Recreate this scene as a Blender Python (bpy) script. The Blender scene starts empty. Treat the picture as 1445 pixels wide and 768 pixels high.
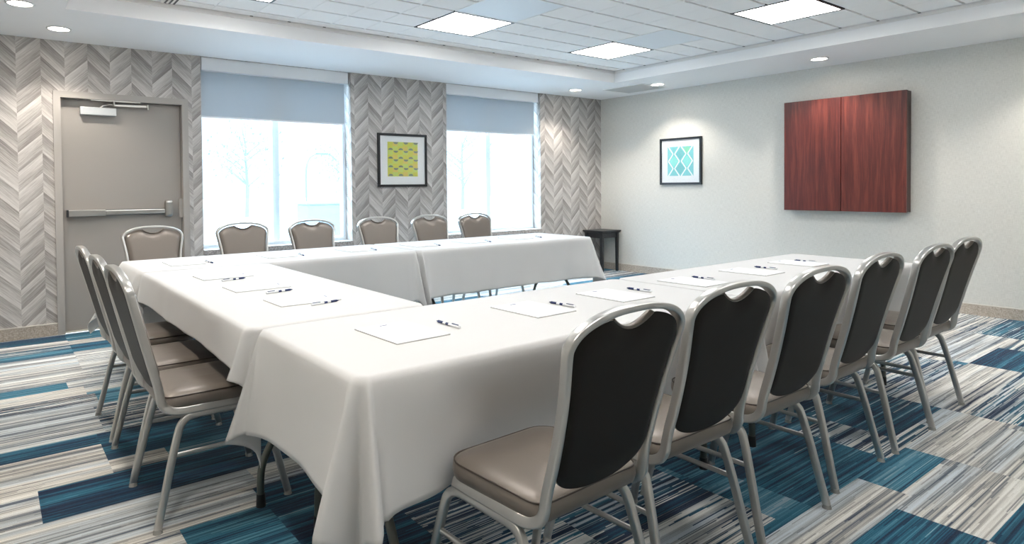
import bpy, bmesh, math, random
from mathutils import Vector, Matrix, noise
random.seed(7)
PI = math.pi
scene = bpy.context.scene
COL = scene.collection
H = 2.538          # soffit height
HT = 2.68          # tile ceiling height

# ------------------------------------------------------------------ helpers
def link(o, parent=None):
    COL.objects.link(o)
    if parent is not None: o.parent = parent
    return o
def tag(o, label=None, cat=None, group=None, kind=None):
    if label: o['label'] = label
    if cat: o['category'] = cat
    if group: o['group'] = group
    if kind: o['kind'] = kind
    return o
def empty(name, loc, rz=0.0, label=None, cat=None, group=None, kind=None):
    o = bpy.data.objects.new(name, None); link(o)
    o.empty_display_size = .1
    o.location = loc; o.rotation_euler = (0, 0, rz)
    return tag(o, label, cat, group, kind)
class MB:
    """mesh builder"""
    def __init__(s): s.v = []; s.f = []; s.sm = []; s.mi = []
    def add(s, vs, fs, smooth=False, mi=0):
        b = len(s.v); s.v += [tuple(v) for v in vs]
        for f in fs: s.f.append([b+i for i in f]); s.sm.append(smooth); s.mi.append(mi)
        return s
    def box(s, x0, x1, y0, y1, z0, z1, mi=0, bev=0.0):
        if bev > 0:
            bm = bmesh.new(); bmesh.ops.create_cube(bm, size=1)
            for v in bm.verts:
                v.co = Vector(((x0+x1)/2+v.co.x*(x1-x0), (y0+y1)/2+v.co.y*(y1-y0), (z0+z1)/2+v.co.z*(z1-z0)))
            bmesh.ops.bevel(bm, geom=bm.edges[:], offset=bev, segments=2, affect='EDGES', profile=.5)
            bm.verts.index_update()
            s.add([v.co[:] for v in bm.verts], [[v.index for v in f.verts] for f in bm.faces], False, mi)
            bm.free(); return s
        vs = [(x, y, z) for z in (z0, z1) for y in (y0, y1) for x in (x0, x1)]
        return s.add(vs, [(0,2,3,1),(4,5,7,6),(0,1,5,4),(2,6,7,3),(0,4,6,2),(1,3,7,5)], False, mi)
    def quad(s, a, b, c, d, mi=0): return s.add([a, b, c, d], [(0,1,2,3)], False, mi)
    def cyl(s, p, q, r0, r1=None, n=16, mi=0, smooth=True):
        if r1 is None: r1 = r0
        p = Vector(p); q = Vector(q); t = (q-p).normalized()
        a = t.orthogonal().normalized(); b = t.cross(a)
        vs = []
        for c, r in ((p, r0), (q, r1)):
            for i in range(n):
                an = 2*PI*i/n; vs.append(c+(a*math.cos(an)+b*math.sin(an))*r)
        s.add(vs, [(i, (i+1) % n, n+(i+1) % n, n+i) for i in range(n)], smooth, mi)
        s.add(vs[:n], [tuple(range(n))[::-1]], False, mi); s.add(vs[n:], [tuple(range(n))], False, mi)
        return s
    def sweep(s, path, ra, rb, ref, n=12, closed=False, mi=0, ex=2.6, scale=None):
        """superellipse section: ra along ref, rb across"""
        P = [Vector(p) for p in path]; m = len(P)
        T = []
        for i in range(m):
            if closed: t = P[(i+1) % m]-P[i-1]
            else: t = P[min(i+1, m-1)]-P[max(i-1, 0)]
            T.append(t.normalized())
        B = Vector(ref); B = (B-T[0]*B.dot(T[0])).normalized(); vs = []
        for i in range(m):
            B = (B-T[i]*B.dot(T[i])).normalized(); N = T[i].cross(B)
            k = scale(i/(m-1)) if scale else 1
            for j in range(n):
                a = 2*PI*j/n; c, d = math.cos(a), math.sin(a)
                c = math.copysign(abs(c)**(2/ex), c); d = math.copysign(abs(d)**(2/ex), d)
                vs.append(P[i]+B*(ra*c*k)+N*(rb*d*k))
        fs = []
        for i in range(m if closed else m-1):
            for j in range(n):
                a = i*n+j; b = i*n+(j+1) % n; c = ((i+1) % m)*n+(j+1) % n; d = ((i+1) % m)*n+j
                fs.append((a, b, c, d))
        s.add(vs, fs, True, mi)
        if not closed:
            s.add(vs[:n], [tuple(range(n))[::-1]], False, mi); s.add(vs[-n:], [tuple(range(n))], False, mi)
        return s
    def build(s, name, mats, parent=None, loc=None):
        me = bpy.data.meshes.new(name); me.from_pydata(s.v, [], s.f); me.update()
        for m in (mats if isinstance(mats, (list, tuple)) else [mats]): me.materials.append(m)
        me.polygons.foreach_set('use_smooth', s.sm); me.polygons.foreach_set('material_index', s.mi)
        bm = bmesh.new(); bm.from_mesh(me); bmesh.ops.recalc_face_normals(bm, faces=bm.faces[:]); bm.to_mesh(me); bm.free()
        o = bpy.data.objects.new(name, me); link(o, parent)
        if loc: o.location = loc
        return o
def struct(o): o['kind'] = 'structure'; return o
def spline(pts, n):
    """Catmull-Rom resample"""
    P = [Vector(p) for p in pts]; P = [P[0]*2-P[1]]+P+[P[-1]*2-P[-2]]; out = []
    for i in range(1, len(P)-2):
        for k in range(n):
            t = k/n; a, b, c, d = P[i-1:i+3]
            out.append(.5*((2*b)+(c-a)*t+(2*a-5*b+4*c-d)*t*t+(3*b-a-3*c+d)*t**3))
    out.append(P[-2]); return out
def copy_tree(o, parent=None):
    c = o.copy(); COL.objects.link(c)
    if parent is not None: c.parent = parent
    for ch in list(o.children): copy_tree(ch, c)
    return c

# ------------------------------------------------------------------ materials
def mat(name, col=(.8,.8,.8), rough=.5, metal=0.0, **kw):
    m = bpy.data.materials.new(name); m.use_nodes = True
    b = m.node_tree.nodes['Principled BSDF']
    b.inputs['Base Color'].default_value = (*col, 1); b.inputs['Roughness'].default_value = rough
    b.inputs['Metallic'].default_value = metal
    for k, v in kw.items(): b.inputs[k.replace('_', ' ')].default_value = v
    return m
class NT:
    def __init__(s, m): s.t = m.node_tree; s.b = s.t.nodes.get('Principled BSDF')
    def n(s, typ, **kw):
        x = s.t.nodes.new(typ)
        for k, v in kw.items(): setattr(x, k, v)
        return x
    def l(s, a, b): s.t.links.new(a, b)
    def val(s, sock, v):
        if isinstance(v, bpy.types.NodeSocket): s.l(v, sock)
        else: sock.default_value = v
    def m(s, op, a, b=0.0, c=0.0):
        x = s.n('ShaderNodeMath', operation=op)
        s.val(x.inputs[0], a); s.val(x.inputs[1], b); s.val(x.inputs[2], c)
        return x.outputs[0]
    def comb(s, x, y, z):
        c = s.n('ShaderNodeCombineXYZ'); s.val(c.inputs[0], x); s.val(c.inputs[1], y); s.val(c.inputs[2], z); return c.outputs[0]
    def pos(s, obj=True):
        t = s.n('ShaderNodeTexCoord'); sp = s.n('ShaderNodeSeparateXYZ'); s.l(t.outputs['Object'], sp.inputs[0])
        return t.outputs['Object'], sp.outputs[0], sp.outputs[1], sp.outputs[2]
    def noise(s, vec, scale=1.0, detail=3.0, rough=.5):
        x = s.n('ShaderNodeTexNoise'); s.l(vec, x.inputs['Vector']); x.inputs['Scale'].default_value = scale
        x.inputs['Detail'].default_value = detail; x.inputs['Roughness'].default_value = rough
        return x.outputs['Fac']
    def ramp(s, f, stops, interp='LINEAR'):
        r = s.n('ShaderNodeValToRGB'); s.l(f, r.inputs[0]); r.color_ramp.interpolation = interp
        e = r.color_ramp.elements
        while len(e) < len(stops): e.new(.5)
        for i, (p, c) in enumerate(stops): e[i].position = p; e[i].color = (*c, 1)
        return r.outputs[0]
    def mix(s, f, a, b, typ='MIX'):
        x = s.n('ShaderNodeMix', data_type='RGBA', blend_type=typ)
        s.val(x.inputs[0], f)
        for k, v in ((6, a), (7, b)):
            if isinstance(v, bpy.types.NodeSocket): s.l(v, x.inputs[k])
            else: x.inputs[k].default_value = (*v, 1)
        return x.outputs[2]
    def bump(s, h, strength=.2, dist=.002):
        x = s.n('ShaderNodeBump'); x.inputs['Strength'].default_value = strength; x.inputs['Distance'].default_value = dist
        s.l(h, x.inputs['Height']); s.l(x.outputs[0], s.b.inputs['Normal'])
    def col(s, c): s.l(c, s.b.inputs['Base Color'])

M = {}
M['soffit'] = mat('soffit_paint', (.91,.91,.92), .7)
M['fascia'] = mat('fascia_paint', (.86,.85,.84), .6)
# ceiling tile
M['tile'] = mat('ceiling_tile', (.93,.93,.93), .9)
t = NT(M['tile']); v, x, y, z = t.pos(); t.bump(t.noise(v, 260, 4, .7), .35, .002)
M['groove'] = mat('tile_groove', (.72,.69,.66), .9)
M['tbar'] = mat('ceiling_bar', (.85,.85,.85), .5)
# chevron wallpaper
def wallpaper(name, axis=0):
    m = mat(name, (.6,.58,.56), .62); t = NT(m); v, x, y, z = t.pos(); u = (x, y)[axis]
    cu = t.m('DIVIDE', t.m('ADD', u, 7.24+.1735*40), .1735)
    ci = t.m('FLOOR', cu); fr = t.m('FRACT', cu)
    par = t.m('MODULO', ci, 2.0); sgn = t.m('SUBTRACT', t.m('MULTIPLY', par, 2.0), 1.0)  # odd col +1 -> falls
    off = t.m('MULTIPLY', t.m('MULTIPLY', t.m('SUBTRACT', fr, .5), sgn), .17)
    s_ = t.m('DIVIDE', t.m('ADD', z, off), .165)
    pi_ = t.m('FLOOR', s_); pf = t.m('FRACT', s_)
    wn = t.n('ShaderNodeTexWhiteNoise', noise_dimensions='2D'); t.l(t.comb(ci, pi_, 0.0), wn.inputs['Vector'])
    rnd = wn.outputs['Value']
    pf = t.m('ADD', t.m('MULTIPLY', pf, t.m('MULTIPLY', sgn, -1.0)), par)
    seed = t.m('MULTIPLY', rnd, 31.0)
    along = t.m('ADD', t.m('MULTIPLY', fr, 1.1), seed)
    streak = t.noise(t.comb(along, t.m('MULTIPLY', s_, 11.0), seed), 1.0, 5, .65)
    fine = t.noise(t.comb(t.m('MULTIPLY', along, 2.0), t.m('MULTIPLY', s_, 45.0), seed), 1.0, 3, .6)
    a = t.m('ADD', t.m('MULTIPLY', rnd, .22), t.m('MULTIPLY', pf, .42))
    a = t.m('ADD', a, t.m('MULTIPLY', t.m('SUBTRACT', streak, .5), .95))
    a = t.m('ADD', a, t.m('MULTIPLY', t.m('SUBTRACT', fine, .5), .8))
    gr = t.m('MULTIPLY', t.m('SUBTRACT', fr, .5), t.m('MULTIPLY', sgn, .12))
    a = t.m('ADD', t.m('ADD', a, gr), .20)
    c = t.ramp(a, [(.03, (.20,.185,.175)), (.37, (.345,.32,.305)), (.62, (.51,.485,.465)), (.97, (.69,.665,.64))])
    t.col(c); t.b.inputs['Specular IOR Level'].default_value = .35
    return m
M['paper'] = wallpaper('chevron_wallpaper', 0)
M['paper_side'] = wallpaper('chevron_wallpaper_return', 1)
# linen wallcovering
M['linen'] = mat('linen_wallcovering', (.66,.65,.61), .75)
t = NT(M['linen']); v, x, y, z = t.pos()
n1 = t.noise(t.comb(t.m('MULTIPLY', y, 260.0), t.m('MULTIPLY', z, 22.0), t.m('MULTIPLY', x, 260.0)), 1.0, 3, .6)
n2 = t.noise(t.comb(t.m('MULTIPLY', y, 22.0), t.m('MULTIPLY', z, 260.0), t.m('MULTIPLY', x, 22.0)), 1.0, 3, .6)
w = t.m('ADD', t.m('MULTIPLY', n1, .5), t.m('MULTIPLY', n2, .5))
t.col(t.ramp(w, [(.3, (.54,.53,.49)), (.5, (.655,.645,.605)), (.7, (.75,.74,.70))])); t.bump(w, .3, .001)
# baseboard
M['base'] = mat('woven_baseboard', (.5,.43,.36), .8)
t = NT(M['base']); v, x, y, z = t.pos()
w = t.m('ADD', t.m('MULTIPLY', t.noise(t.comb(t.m('MULTIPLY', x, 60.0), t.m('MULTIPLY', z, 200.0), t.m('MULTIPLY', y, 60.0)), 1, 4, .7), .6),
        t.m('MULTIPLY', t.noise(t.comb(t.m('MULTIPLY', x, 200.0), t.m('MULTIPLY', z, 60.0), t.m('MULTIPLY', y, 200.0)), 1, 3, .6), .4))
t.col(t.ramp(w, [(.35, (.27,.225,.185)), (.5, (.46,.40,.335)), (.65, (.66,.60,.53))])); t.bump(w, .4, .002)
M['basecap'] = mat('baseboard_cap', (.62,.58,.52), .5)
# door
M['door'] = mat('taupe_door_paint', (.325,.300,.278), .42)
M['frame'] = mat('taupe_frame_paint', (.39,.365,.34), .40)
M['steel'] = mat('brushed_steel', (.46,.45,.43), .28, .95)
t = NT(M['steel']); v, x, y, z = t.pos()
t.bump(t.noise(t.comb(t.m('MULTIPLY', x, 8.0), t.m('MULTIPLY', y, 300.0), t.m('MULTIPLY', z, 300.0)), 1, 3), .1, .001)
M['closer'] = mat('silver_closer_paint', (.55,.57,.58), .4, .3)
M['darkmetal'] = mat('dark_metal', (.06,.06,.065), .4, .7)
M['winframe'] = mat('white_aluminium', (.74,.78,.80), .4)
M['stone'] = mat('stone_sill', (.36,.33,.31), .35)
t = NT(M['stone']); v, x, y, z = t.pos(); t.col(t.ramp(t.noise(v, 60, 5, .7), [(.35, (.20,.18,.17)), (.6, (.52,.49,.47))]))
g = bpy.data.materials.new('window_glass'); g.use_nodes = True; gt = g.node_tree; gt.nodes.remove(gt.nodes['Principled BSDF'])
tr = gt.nodes.new('ShaderNodeBsdfTransparent'); tr.inputs[0].default_value = (.90,.96,1,1)
gl = gt.nodes.new('ShaderNodeBsdfGlossy'); gl.inputs['Roughness'].default_value = .02
lw = gt.nodes.new('ShaderNodeLayerWeight'); lw.inputs[0].default_value = .5; pw = gt.nodes.new('ShaderNodeMath'); pw.operation = 'POWER'; pw.inputs[1].default_value = 4
fr = gt.nodes.new('ShaderNodeMath'); fr.operation = 'MULTIPLY_ADD'; fr.inputs[1].default_value = .7; fr.inputs[2].default_value = .035; mx = gt.nodes.new('ShaderNodeMixShader')
gt.links.new(lw.outputs['Facing'], pw.inputs[0]); gt.links.new(pw.outputs[0], fr.inputs[0])
gt.links.new(fr.outputs[0], mx.inputs[0]); gt.links.new(tr.outputs[0], mx.inputs[1]); gt.links.new(gl.outputs[0], mx.inputs[2])
gt.links.new(mx.outputs[0], gt.nodes['Material Output'].inputs[0]); M['glass'] = g
g2 = g.copy(); g2.name = 'picture_glass'
for nd in g2.node_tree.nodes:
    if nd.type == 'BSDF_TRANSPARENT': nd.inputs[0].default_value = (1,1,1,1)
M['clear'] = g2
def fabric(name, colr, trans_c, open_=0.0, tf=.5):
    m = bpy.data.materials.new(name); m.use_nodes = True; nt = m.node_tree; nt.nodes.remove(nt.nodes['Principled BSDF'])
    d = nt.nodes.new('ShaderNodeBsdfDiffuse'); d.inputs[0].default_value = (*colr, 1)
    tl = nt.nodes.new('ShaderNodeBsdfTranslucent'); tl.inputs[0].default_value = (*trans_c, 1)
    m1 = nt.nodes.new('ShaderNodeMixShader'); m1.inputs[0].default_value = tf
    nt.links.new(d.outputs[0], m1.inputs[1]); nt.links.new(tl.outputs[0], m1.inputs[2])
    out = m1
    if open_ > 0:
        tp = nt.nodes.new('ShaderNodeBsdfTransparent'); m2 = nt.nodes.new('ShaderNodeMixShader'); m2.inputs[0].default_value = open_
        nt.links.new(m1.outputs[0], m2.inputs[1]); nt.links.new(tp.outputs[0], m2.inputs[2]); out = m2
    nt.links.new(out.outputs[0], nt.nodes['Material Output'].inputs[0]); return m
M['shade'] = fabric('shade_fabric', (.74,.79,.82), (.22,.27,.31), 0, .38)
M['sheer'] = fabric('sheer_fabric', (.80,.85,.9), (.55,.72,.9), .88, .6)
M['valance'] = mat('valance_fabric', (.84,.86,.88), .45)
# table linen
M['cloth'] = mat('white_linen', (.635,.628,.622), .75, Sheen_Weight=.25, Sheen_Roughness=.4)
t = NT(M['cloth']); v, x, y, z = t.pos()
w = t.m('ADD', t.noise(v, 3.0, 3, .5), t.m('MULTIPLY', t.noise(v, 380, 2), .12)); t.bump(w, .12, .02)
M['paperw'] = mat('notepad_paper', (.84,.85,.86), .6)
M['board'] = mat('grey_cardboard', (.30,.27,.24), .8)
M['ink'] = mat('blue_print', (.10,.13,.25), .6)
M['penw'] = mat('white_plastic', (.85,.86,.88), .25)
M['penb'] = mat('navy_plastic', (.03,.045,.13), .25)
M['tabletop'] = mat('grey_laminate', (.55,.55,.54), .5)
M['tleg'] = mat('olive_grey_metal', (.12,.125,.11), .35, .5)
M['rubber'] = mat('black_rubber', (.015,.015,.016), .5)
# chair
M['chairframe'] = mat('champagne_silver_paint', (.56,.55,.53), .29, .85)
t = NT(M['chairframe']); v, x, y, z = t.pos(); t.bump(t.noise(v, 500, 2), .06, .0006)
M['vinyl'] = mat('taupe_vinyl', (.205,.174,.150), .33, .3, Sheen_Weight=.15, Sheen_Roughness=.35)
M['vinyl'].node_tree.nodes['Principled BSDF'].inputs['Sheen Tint'].default_value = (1,.93,.85,1)
t = NT(M['vinyl']); v, x, y, z = t.pos(); t.bump(t.m('ADD', t.noise(v, 700, 3), t.m('MULTIPLY', t.noise(v, 14, 2), 1.5)), .10, .0015)
M['backvinyl'] = mat('dark_brown_vinyl', (.017,.0135,.011), .48, 0, Specular_IOR_Level=.16)
t = NT(M['backvinyl']); v, x, y, z = t.pos(); t.bump(t.m('ADD', t.noise(v, 700, 3), t.m('MULTIPLY', t.noise(v, 10, 2), 1.5)), .08, .0015)
M['piping'] = mat('dark_piping', (.06,.045,.035), .35)
M['glide'] = mat('clear_plastic_glide', (.75,.74,.70), .15, 0, Transmission_Weight=.5)
# mahogany
def wood(name, c0, c1, c2, rough, sc=1.0):
    m = mat(name, c1, rough, 0, Coat_Weight=.15, Coat_Roughness=.25); t = NT(m); v, x, y, z = t.pos()
    big = t.noise(t.comb(t.m('MULTIPLY', y, 3.0), t.m('MULTIPLY', z, .5), x), 1, 3, .6)
    w = t.noise(t.comb(t.m('ADD', t.m('MULTIPLY', y, 22.0*sc), t.m('MULTIPLY', big, 3.0)), t.m('MULTIPLY', z, 1.2*sc), t.m('MULTIPLY', x, 22.0)), 1.0, 5, .62)
    f = t.noise(t.comb(t.m('MULTIPLY', y, 190.0), t.m('MULTIPLY', z, 6.0), t.m('MULTIPLY', x, 190.0)), 1.0, 3, .6)
    a = t.m('ADD', t.m('MULTIPLY', w, .75), t.m('MULTIPLY', f, .3))
    t.col(t.ramp(a, [(.32, c0), (.52, c1), (.72, c2)])); return m
M['mahog'] = wood('mahogany_veneer', (.040,.007,.006), (.110,.018,.013), (.21,.044,.028), .33)
M['mahogdark'] = wood('dark_mahogany_edge', (.015,.004,.003), (.035,.009,.006), (.07,.02,.012), .35)
M['espresso'] = wood('black_stained_wood', (.006,.007,.009), (.012,.014,.018), (.03,.032,.036), .4)
M['blackframe'] = mat('black_frame', (.012,.014,.018), .3)
M['mat'] = mat('white_mat_board', (.80,.82,.83), .7)
M['ventm'] = mat('perforated_vent_metal', (.80,.85,.90), .5, .05)
M['whitemetal'] = mat('white_trim_metal', (.85,.85,.84), .4)
def emit(name, c, s):
    m = bpy.data.materials.new(name); m.use_nodes = True; nt = m.node_tree
    b = nt.nodes['Principled BSDF']; b.inputs['Base Color'].default_value = (.8,.8,.8,1)
    b.inputs['Emission Color'].default_value = (*c, 1); b.inputs['Emission Strength'].default_value = s; return m
PANEL = 14.2
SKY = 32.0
M['panel'] = emit('light_diffuser', (1,.985,.955), PANEL)
M['bulb'] = emit('downlight_lens', (1,.90,.78), 30.0)

# ------------------------------------------------------------------ floor (tufted plank carpet)
XL, YF = -8.3, -7.3
cs = .04; nx = round(-XL/cs)+1; ny = round(-YF/cs)+1
tone = [[None]*nx for _ in range(ny)]
def region_bias(x, y):
    if x < -7.0: return .16
    if x < -4.4 and y > -5.35: return .72
    if x > -2.4 and y < -4.0: return .38
    if y < -5.4: return .36
    return .5
r_ = random.Random(23)
yb = 0.0; rows = []
while yb > YF-.3:
    h_ = r_.choice([.24,.28,.28,.32]); rows.append((yb-h_, yb)); yb -= h_
for (ya, yc) in rows:
    xb = XL-r_.random()*.6
    while xb < 0.1:
        wdt = r_.choice([.44,.65,.65,.9,1.3]); bias = region_bias(xb+wdt/2, (ya+yc)/2)
        q = r_.random()
        tn = 1.0 if q < bias*.62 else (.52 if q < bias*1.15 else (.30 if q < bias*1.15+.22 else .07))
        sd = r_.random(); dk = r_.random()
        for j in range(ny):
            yy = -(j+.5)*cs
            if not (ya <= yy < yc): continue
            for i in range(nx):
                xx = XL+(i+.5)*cs
                if xb <= xx < xb+wdt: tone[j][i] = (tn, sd, dk)
        xb += wdt
# planks that read clearly in the photograph: x0,x1,y0,y1,tone,seed,dark
PL = [(-8.3,-6.94,-.28,-.05,1,.11,.9), (-8.3,-6.94,-.47,-.28,.1,.4,.4), (-8.3,-6.94,-.62,-.47,.6,.3,.4), (-8.3,-6.94,-.80,-.62,1,.35,.5), (-6.93,-6.6,-.30,-.05,.9,.2,.3),
      (-6.93,-6.3,-.47,-.30,.1,.2,.3), (-6.93,-6.3,-.76,-.47,1,.62,.5), (-6.93,-6.3,-1.4,-.76,.3,.72,.5), (-8.3,-6.94,-1.64,-.80,.22,.5,.4),
      (-8.3,-7.07,-1.80,-1.64,1,.55,.3), (-7.07,-6.5,-1.95,-1.4,.35,.5,.4), (-8.3,-6.99,-2.0,-1.8,.12,.57,.4), (-8.3,-6.95,-2.18,-2.0,.5,.15,.6), (-8.3,-6.95,-2.75,-2.18,.10,.77,.4),
      (-8.3,-6.99,-2.9,-2.75,1,.21,.7), (-8.3,-7.02,-3.31,-2.9,.03,.67,.6), (-6.99,-6.5,-2.9,-2.3,.5,.2,.5),
      (-7.01,-6.0,-3.17,-2.78,1,.31,.75), (-7.01,-6.8,-3.30,-3.17,.03,.3,.4), (-6.8,-6.0,-3.35,-3.17,.9,.37,.2),
      (-7.315,-6.0,-3.64,-3.307,1,.41,.9), (-8.3,-7.315,-3.64,-3.31,.04,.2,.5), (-8.3,-6.55,-4.0,-3.64,.05,.83,.4), (-7.2,-6.3,-4.4,-3.98,1,.47,.3),
      (-6.55,-5.9,-3.85,-3.64,.25,.4,.4), (-6.6,-5.9,-4.1,-3.85,1,.9,.85), (-6.6,-5.9,-4.8,-4.1,1,.12,.8), (-6.75,-6.2,-5.0,-4.62,.35,.8,.4), (-8.3,-6.9,-4.6,-4.0,.15,.6,.5),
      (-4.49,-4.0,-5.49,-5.31,.95,.33,.12), (-4.655,-4.0,-5.78,-5.50,.02,.71,.3), (-4.0,-3.3,-5.75,-5.5,.05,.13,.3), (-5.5,-4.655,-5.78,-5.5,1,.51,.8), (-4.0,-3.2,-5.5,-5.25,.04,.6,.4),
      (-5.3,-4.49,-5.5,-5.3,.08,.37,.5), (-4.65,-3.9,-6.1,-5.78,.9,.77,.6), (-4.9,-4.2,-5.3,-4.9,1,.28,.9), (-4.2,-3.6,-5.31,-4.9,.55,.9,.7),
      (-2.01,-1.36,-5.31,-5.04,1,.66,.8), (-2.01,-.9,-5.04,-4.98,.05,.3,.3), (-2.27,-2.02,-5.04,-4.97,1,.3,.7), (-3.2,-2.0,-5.6,-5.31,.5,.45,.3), (-1.36,-.4,-5.31,-5.1,.5,.5,.3),
      (-2.0,-.9,-4.98,-4.3,.12,.8,.3), (-.9,0,-5.12,-4.78,.75,.23,.8), (-.9,0,-4.78,-4.2,.4,.9,.4), (-3.2,-2.02,-5.31,-5.05,.12,.2,.3), (-3.2,-2.1,-5.05,-4.5,.5,.8,.6),
      (-3.9,-3.2,-5.25,-4.6,.8,.55,.7), (-6.2,-5.75,-5.0,-4.4,.55,.42,.6), (-5.75,-5.3,-4.72,-4.4,1,.62,.7), (-5.75,-5.1,-5.0,-4.72,.60,.77,.6), (-5.75,-5.1,-5.28,-5.0,.42,.3,.5), (-5.3,-4.9,-4.72,-4.5,1,.15,.95), (-6.2,-5.75,-5.5,-5.0,.7,.2,.4)]
for (x0, x1, y0, y1, tn, sd, dk) in PL:
    for j in range(ny):
        yy = -(j+.5)*cs
        if y0 <= yy < y1:
            for i in range(nx):
                if x0 <= XL+(i+.5)*cs < x1: tone[j][i] = (tn, sd, dk)
vs = [(min(0.02, XL+i*cs), -j*cs, 0) for j in range(ny+1) for i in range(nx+1)]
fs = [(j*(nx+1)+i, (j+1)*(nx+1)+i, (j+1)*(nx+1)+i+1, j*(nx+1)+i+1) for j in range(ny) for i in range(nx)]
fb = MB(); fb.add(vs, fs)
M['carpet'] = mat('striped_plank_carpet', (.5,.5,.5), .95, 0, Sheen_Weight=.15)
M['carpet'].node_tree.nodes['Principled BSDF'].inputs['Specular IOR Level'].default_value = .1
t = NT(M['carpet']); v, x, y, z = t.pos()
at = t.n('ShaderNodeAttribute', attribute_name='plank'); sp = t.n('ShaderNodeSeparateColor'); t.l(at.outputs['Color'], sp.inputs[0])
tn, sd, dk = sp.outputs
so = t.m('MULTIPLY', sd, 47.0)
yy = y
broad = t.noise(t.comb(t.m('MULTIPLY', x, .3), t.m('MULTIPLY', yy, 17.0), so), 1.0, 2, .5)
mid = t.noise(t.comb(t.m('MULTIPLY', x, .45), t.m('MULTIPLY', yy, 62.0), so), 1.0, 2, .6)
fine = t.noise(t.comb(t.m('MULTIPLY', x, 1.4), t.m('MULTIPLY', yy, 210.0), so), 1.0, 2, .6)
pile = t.noise(v, 420, 2, .7)
row = t.m('FLOOR', t.m('DIVIDE', yy, .0052)); w1 = t.n('ShaderNodeTexWhiteNoise', noise_dimensions='1D'); t.l(row, w1.inputs['W'])
cell = t.m('FLOOR', t.m('ADD', t.m('MULTIPLY', x, 4.5), t.m('MULTIPLY', w1.outputs['Value'], 37.0)))
w2 = t.n('ShaderNodeTexWhiteNoise', noise_dimensions='2D'); t.l(t.comb(cell, row, 0.0), w2.inputs['Vector'])
dash = t.m('SUBTRACT', w2.outputs['Value'], .5)
a = t.m('ADD', t.m('ADD', t.m('MULTIPLY', broad, .46), t.m('MULTIPLY', mid, .44)), t.m('ADD', t.m('MULTIPLY', fine, .26), t.m('MULTIPLY', dash, .10)))   # ~.57 mean
sel = t.m('ADD', t.m('ADD', t.m('MULTIPLY', mid, .85), t.m('MULTIPLY', fine, .3)), t.m('ADD', t.m('MULTIPLY', broad, .2), t.m('MULTIPLY', dash, .22)))   # ~.67 mean
th = t.m('ADD', t.m('MULTIPLY', tn, .62), .36)
blue = t.n('ShaderNodeMapRange'); t.l(t.m('SUBTRACT', th, sel), blue.inputs[0])
blue.inputs[1].default_value = -.025; blue.inputs[2].default_value = .025
light = t.ramp(a, [(.41, (.03,.055,.10)), (.475, (.16,.175,.20)), (.54, (.42,.40,.37)), (.61, (.72,.695,.64)), (.69, (.88,.86,.81))])
ab = t.m('SUBTRACT', t.m('ADD', a, .06), t.m('MULTIPLY', dk, .12))
dark = t.ramp(ab, [(.45, (.003,.012,.045)), (.53, (.005,.045,.10)), (.61, (.018,.14,.215)), (.70, (.10,.28,.38)), (.80, (.40,.50,.56))])
cool = t.n('ShaderNodeMapRange'); t.l(t.noise(t.comb(t.m('MULTIPLY', x, .5), t.m('MULTIPLY', yy, 9.0), t.m('ADD', so, 9.0)), 1.0, 2, .5), cool.inputs[0])
cool.inputs[1].default_value = .46; cool.inputs[2].default_value = .60; cool.inputs[4].default_value = .75
light = t.mix(cool.outputs[0], light, t.mix(1.0, light, (.64, .75, .88), 'MULTIPLY'))
c = t.mix(blue.outputs[0], light, dark)
pm = t.m('ADD', t.m('MULTIPLY', pile, 1.2), .42)
c = t.mix(1.0, c, t.comb(pm, pm, pm), 'MULTIPLY')
t.col(c); t.bump(pile, .6, .004)
floor = fb.build('floor', M['carpet']); struct(floor)
attr = floor.data.attributes.new('plank', 'FLOAT_COLOR', 'FACE')
# order of polygons is kept by from_pydata; recalc_normals keeps indices
flat = []
for j in range(ny):
    for i in range(nx):
        q = tone[j][i] or (.1, .5, .5); flat += [q[0], q[1], q[2], 1.0]
attr.data.foreach_set('color', flat)

# ------------------------------------------------------------------ walls
W1, W2, W3, W4 = -5.77, -4.157, -2.855, -1.251     # window openings
DL, DR, DT = -6.985, -5.892, 2.108
SZ = .655
T = .26                                             # wall thickness
wb = MB()
for (a, b, z0, z1) in [(XL-.2, DL, 0, H), (DL, DR, DT, H), (DR, W1, 0, H), (W1, W2, 0, SZ-.05), (W2, W3, 0, H), (W3, W4, 0, SZ-.05), (W4, .2, 0, H)]:
    wb.box(a, b, 0, T, z0, z1)
wb.box(XL-.2, .2, 0, T, H, 2.9)
struct(wb.build('wall_back', M['paper']))
rv = MB()   # papered returns of the window openings
for xx, s in ((W1, 1), (W2, -1), (W3, 1), (W4, -1)):
    rv.box(min(xx, xx+s*.004), max(xx, xx+s*.004), .0, .15, SZ, H)
struct(rv.build('trim_1', M['paper_side']))
struct(MB().box(0, .2, YF-.2, .0, 0, 2.9).build('wall_right', M['linen']))
struct(MB().box(XL-.2, XL, YF-.2, 0, 0, 2.9).build('wall_left', M['linen']))
struct(MB().box(XL, 0, YF-.2, YF, 0, 2.9).build('wall_front', M['linen']))
def board(name, segs):
    b = MB(); 
    for (x0, x1, y0, y1) in segs:
        b.box(x0, x1, y0, y1, 0, .098)
    for (x0, x1, y0, y1) in segs:
        e = .002; b.box(x0-e*(x1-x0 < .1), x1, y0-e*(y1-y0 < .1), y1, .098, .106, mi=1)
    struct(b.build(name, [M['base'], M['basecap']]))
board('baseboard_back', [(XL, DL, -.012, 0), (DR, -.012, -.012, 0)])
board('baseboard_right', [(-.012, 0, YF, 0)])
board('baseboard_left', [(XL, XL+.012, YF, -.012)])
board('baseboard_front', [(XL+.012, -.012, YF, YF+.012)])

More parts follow.
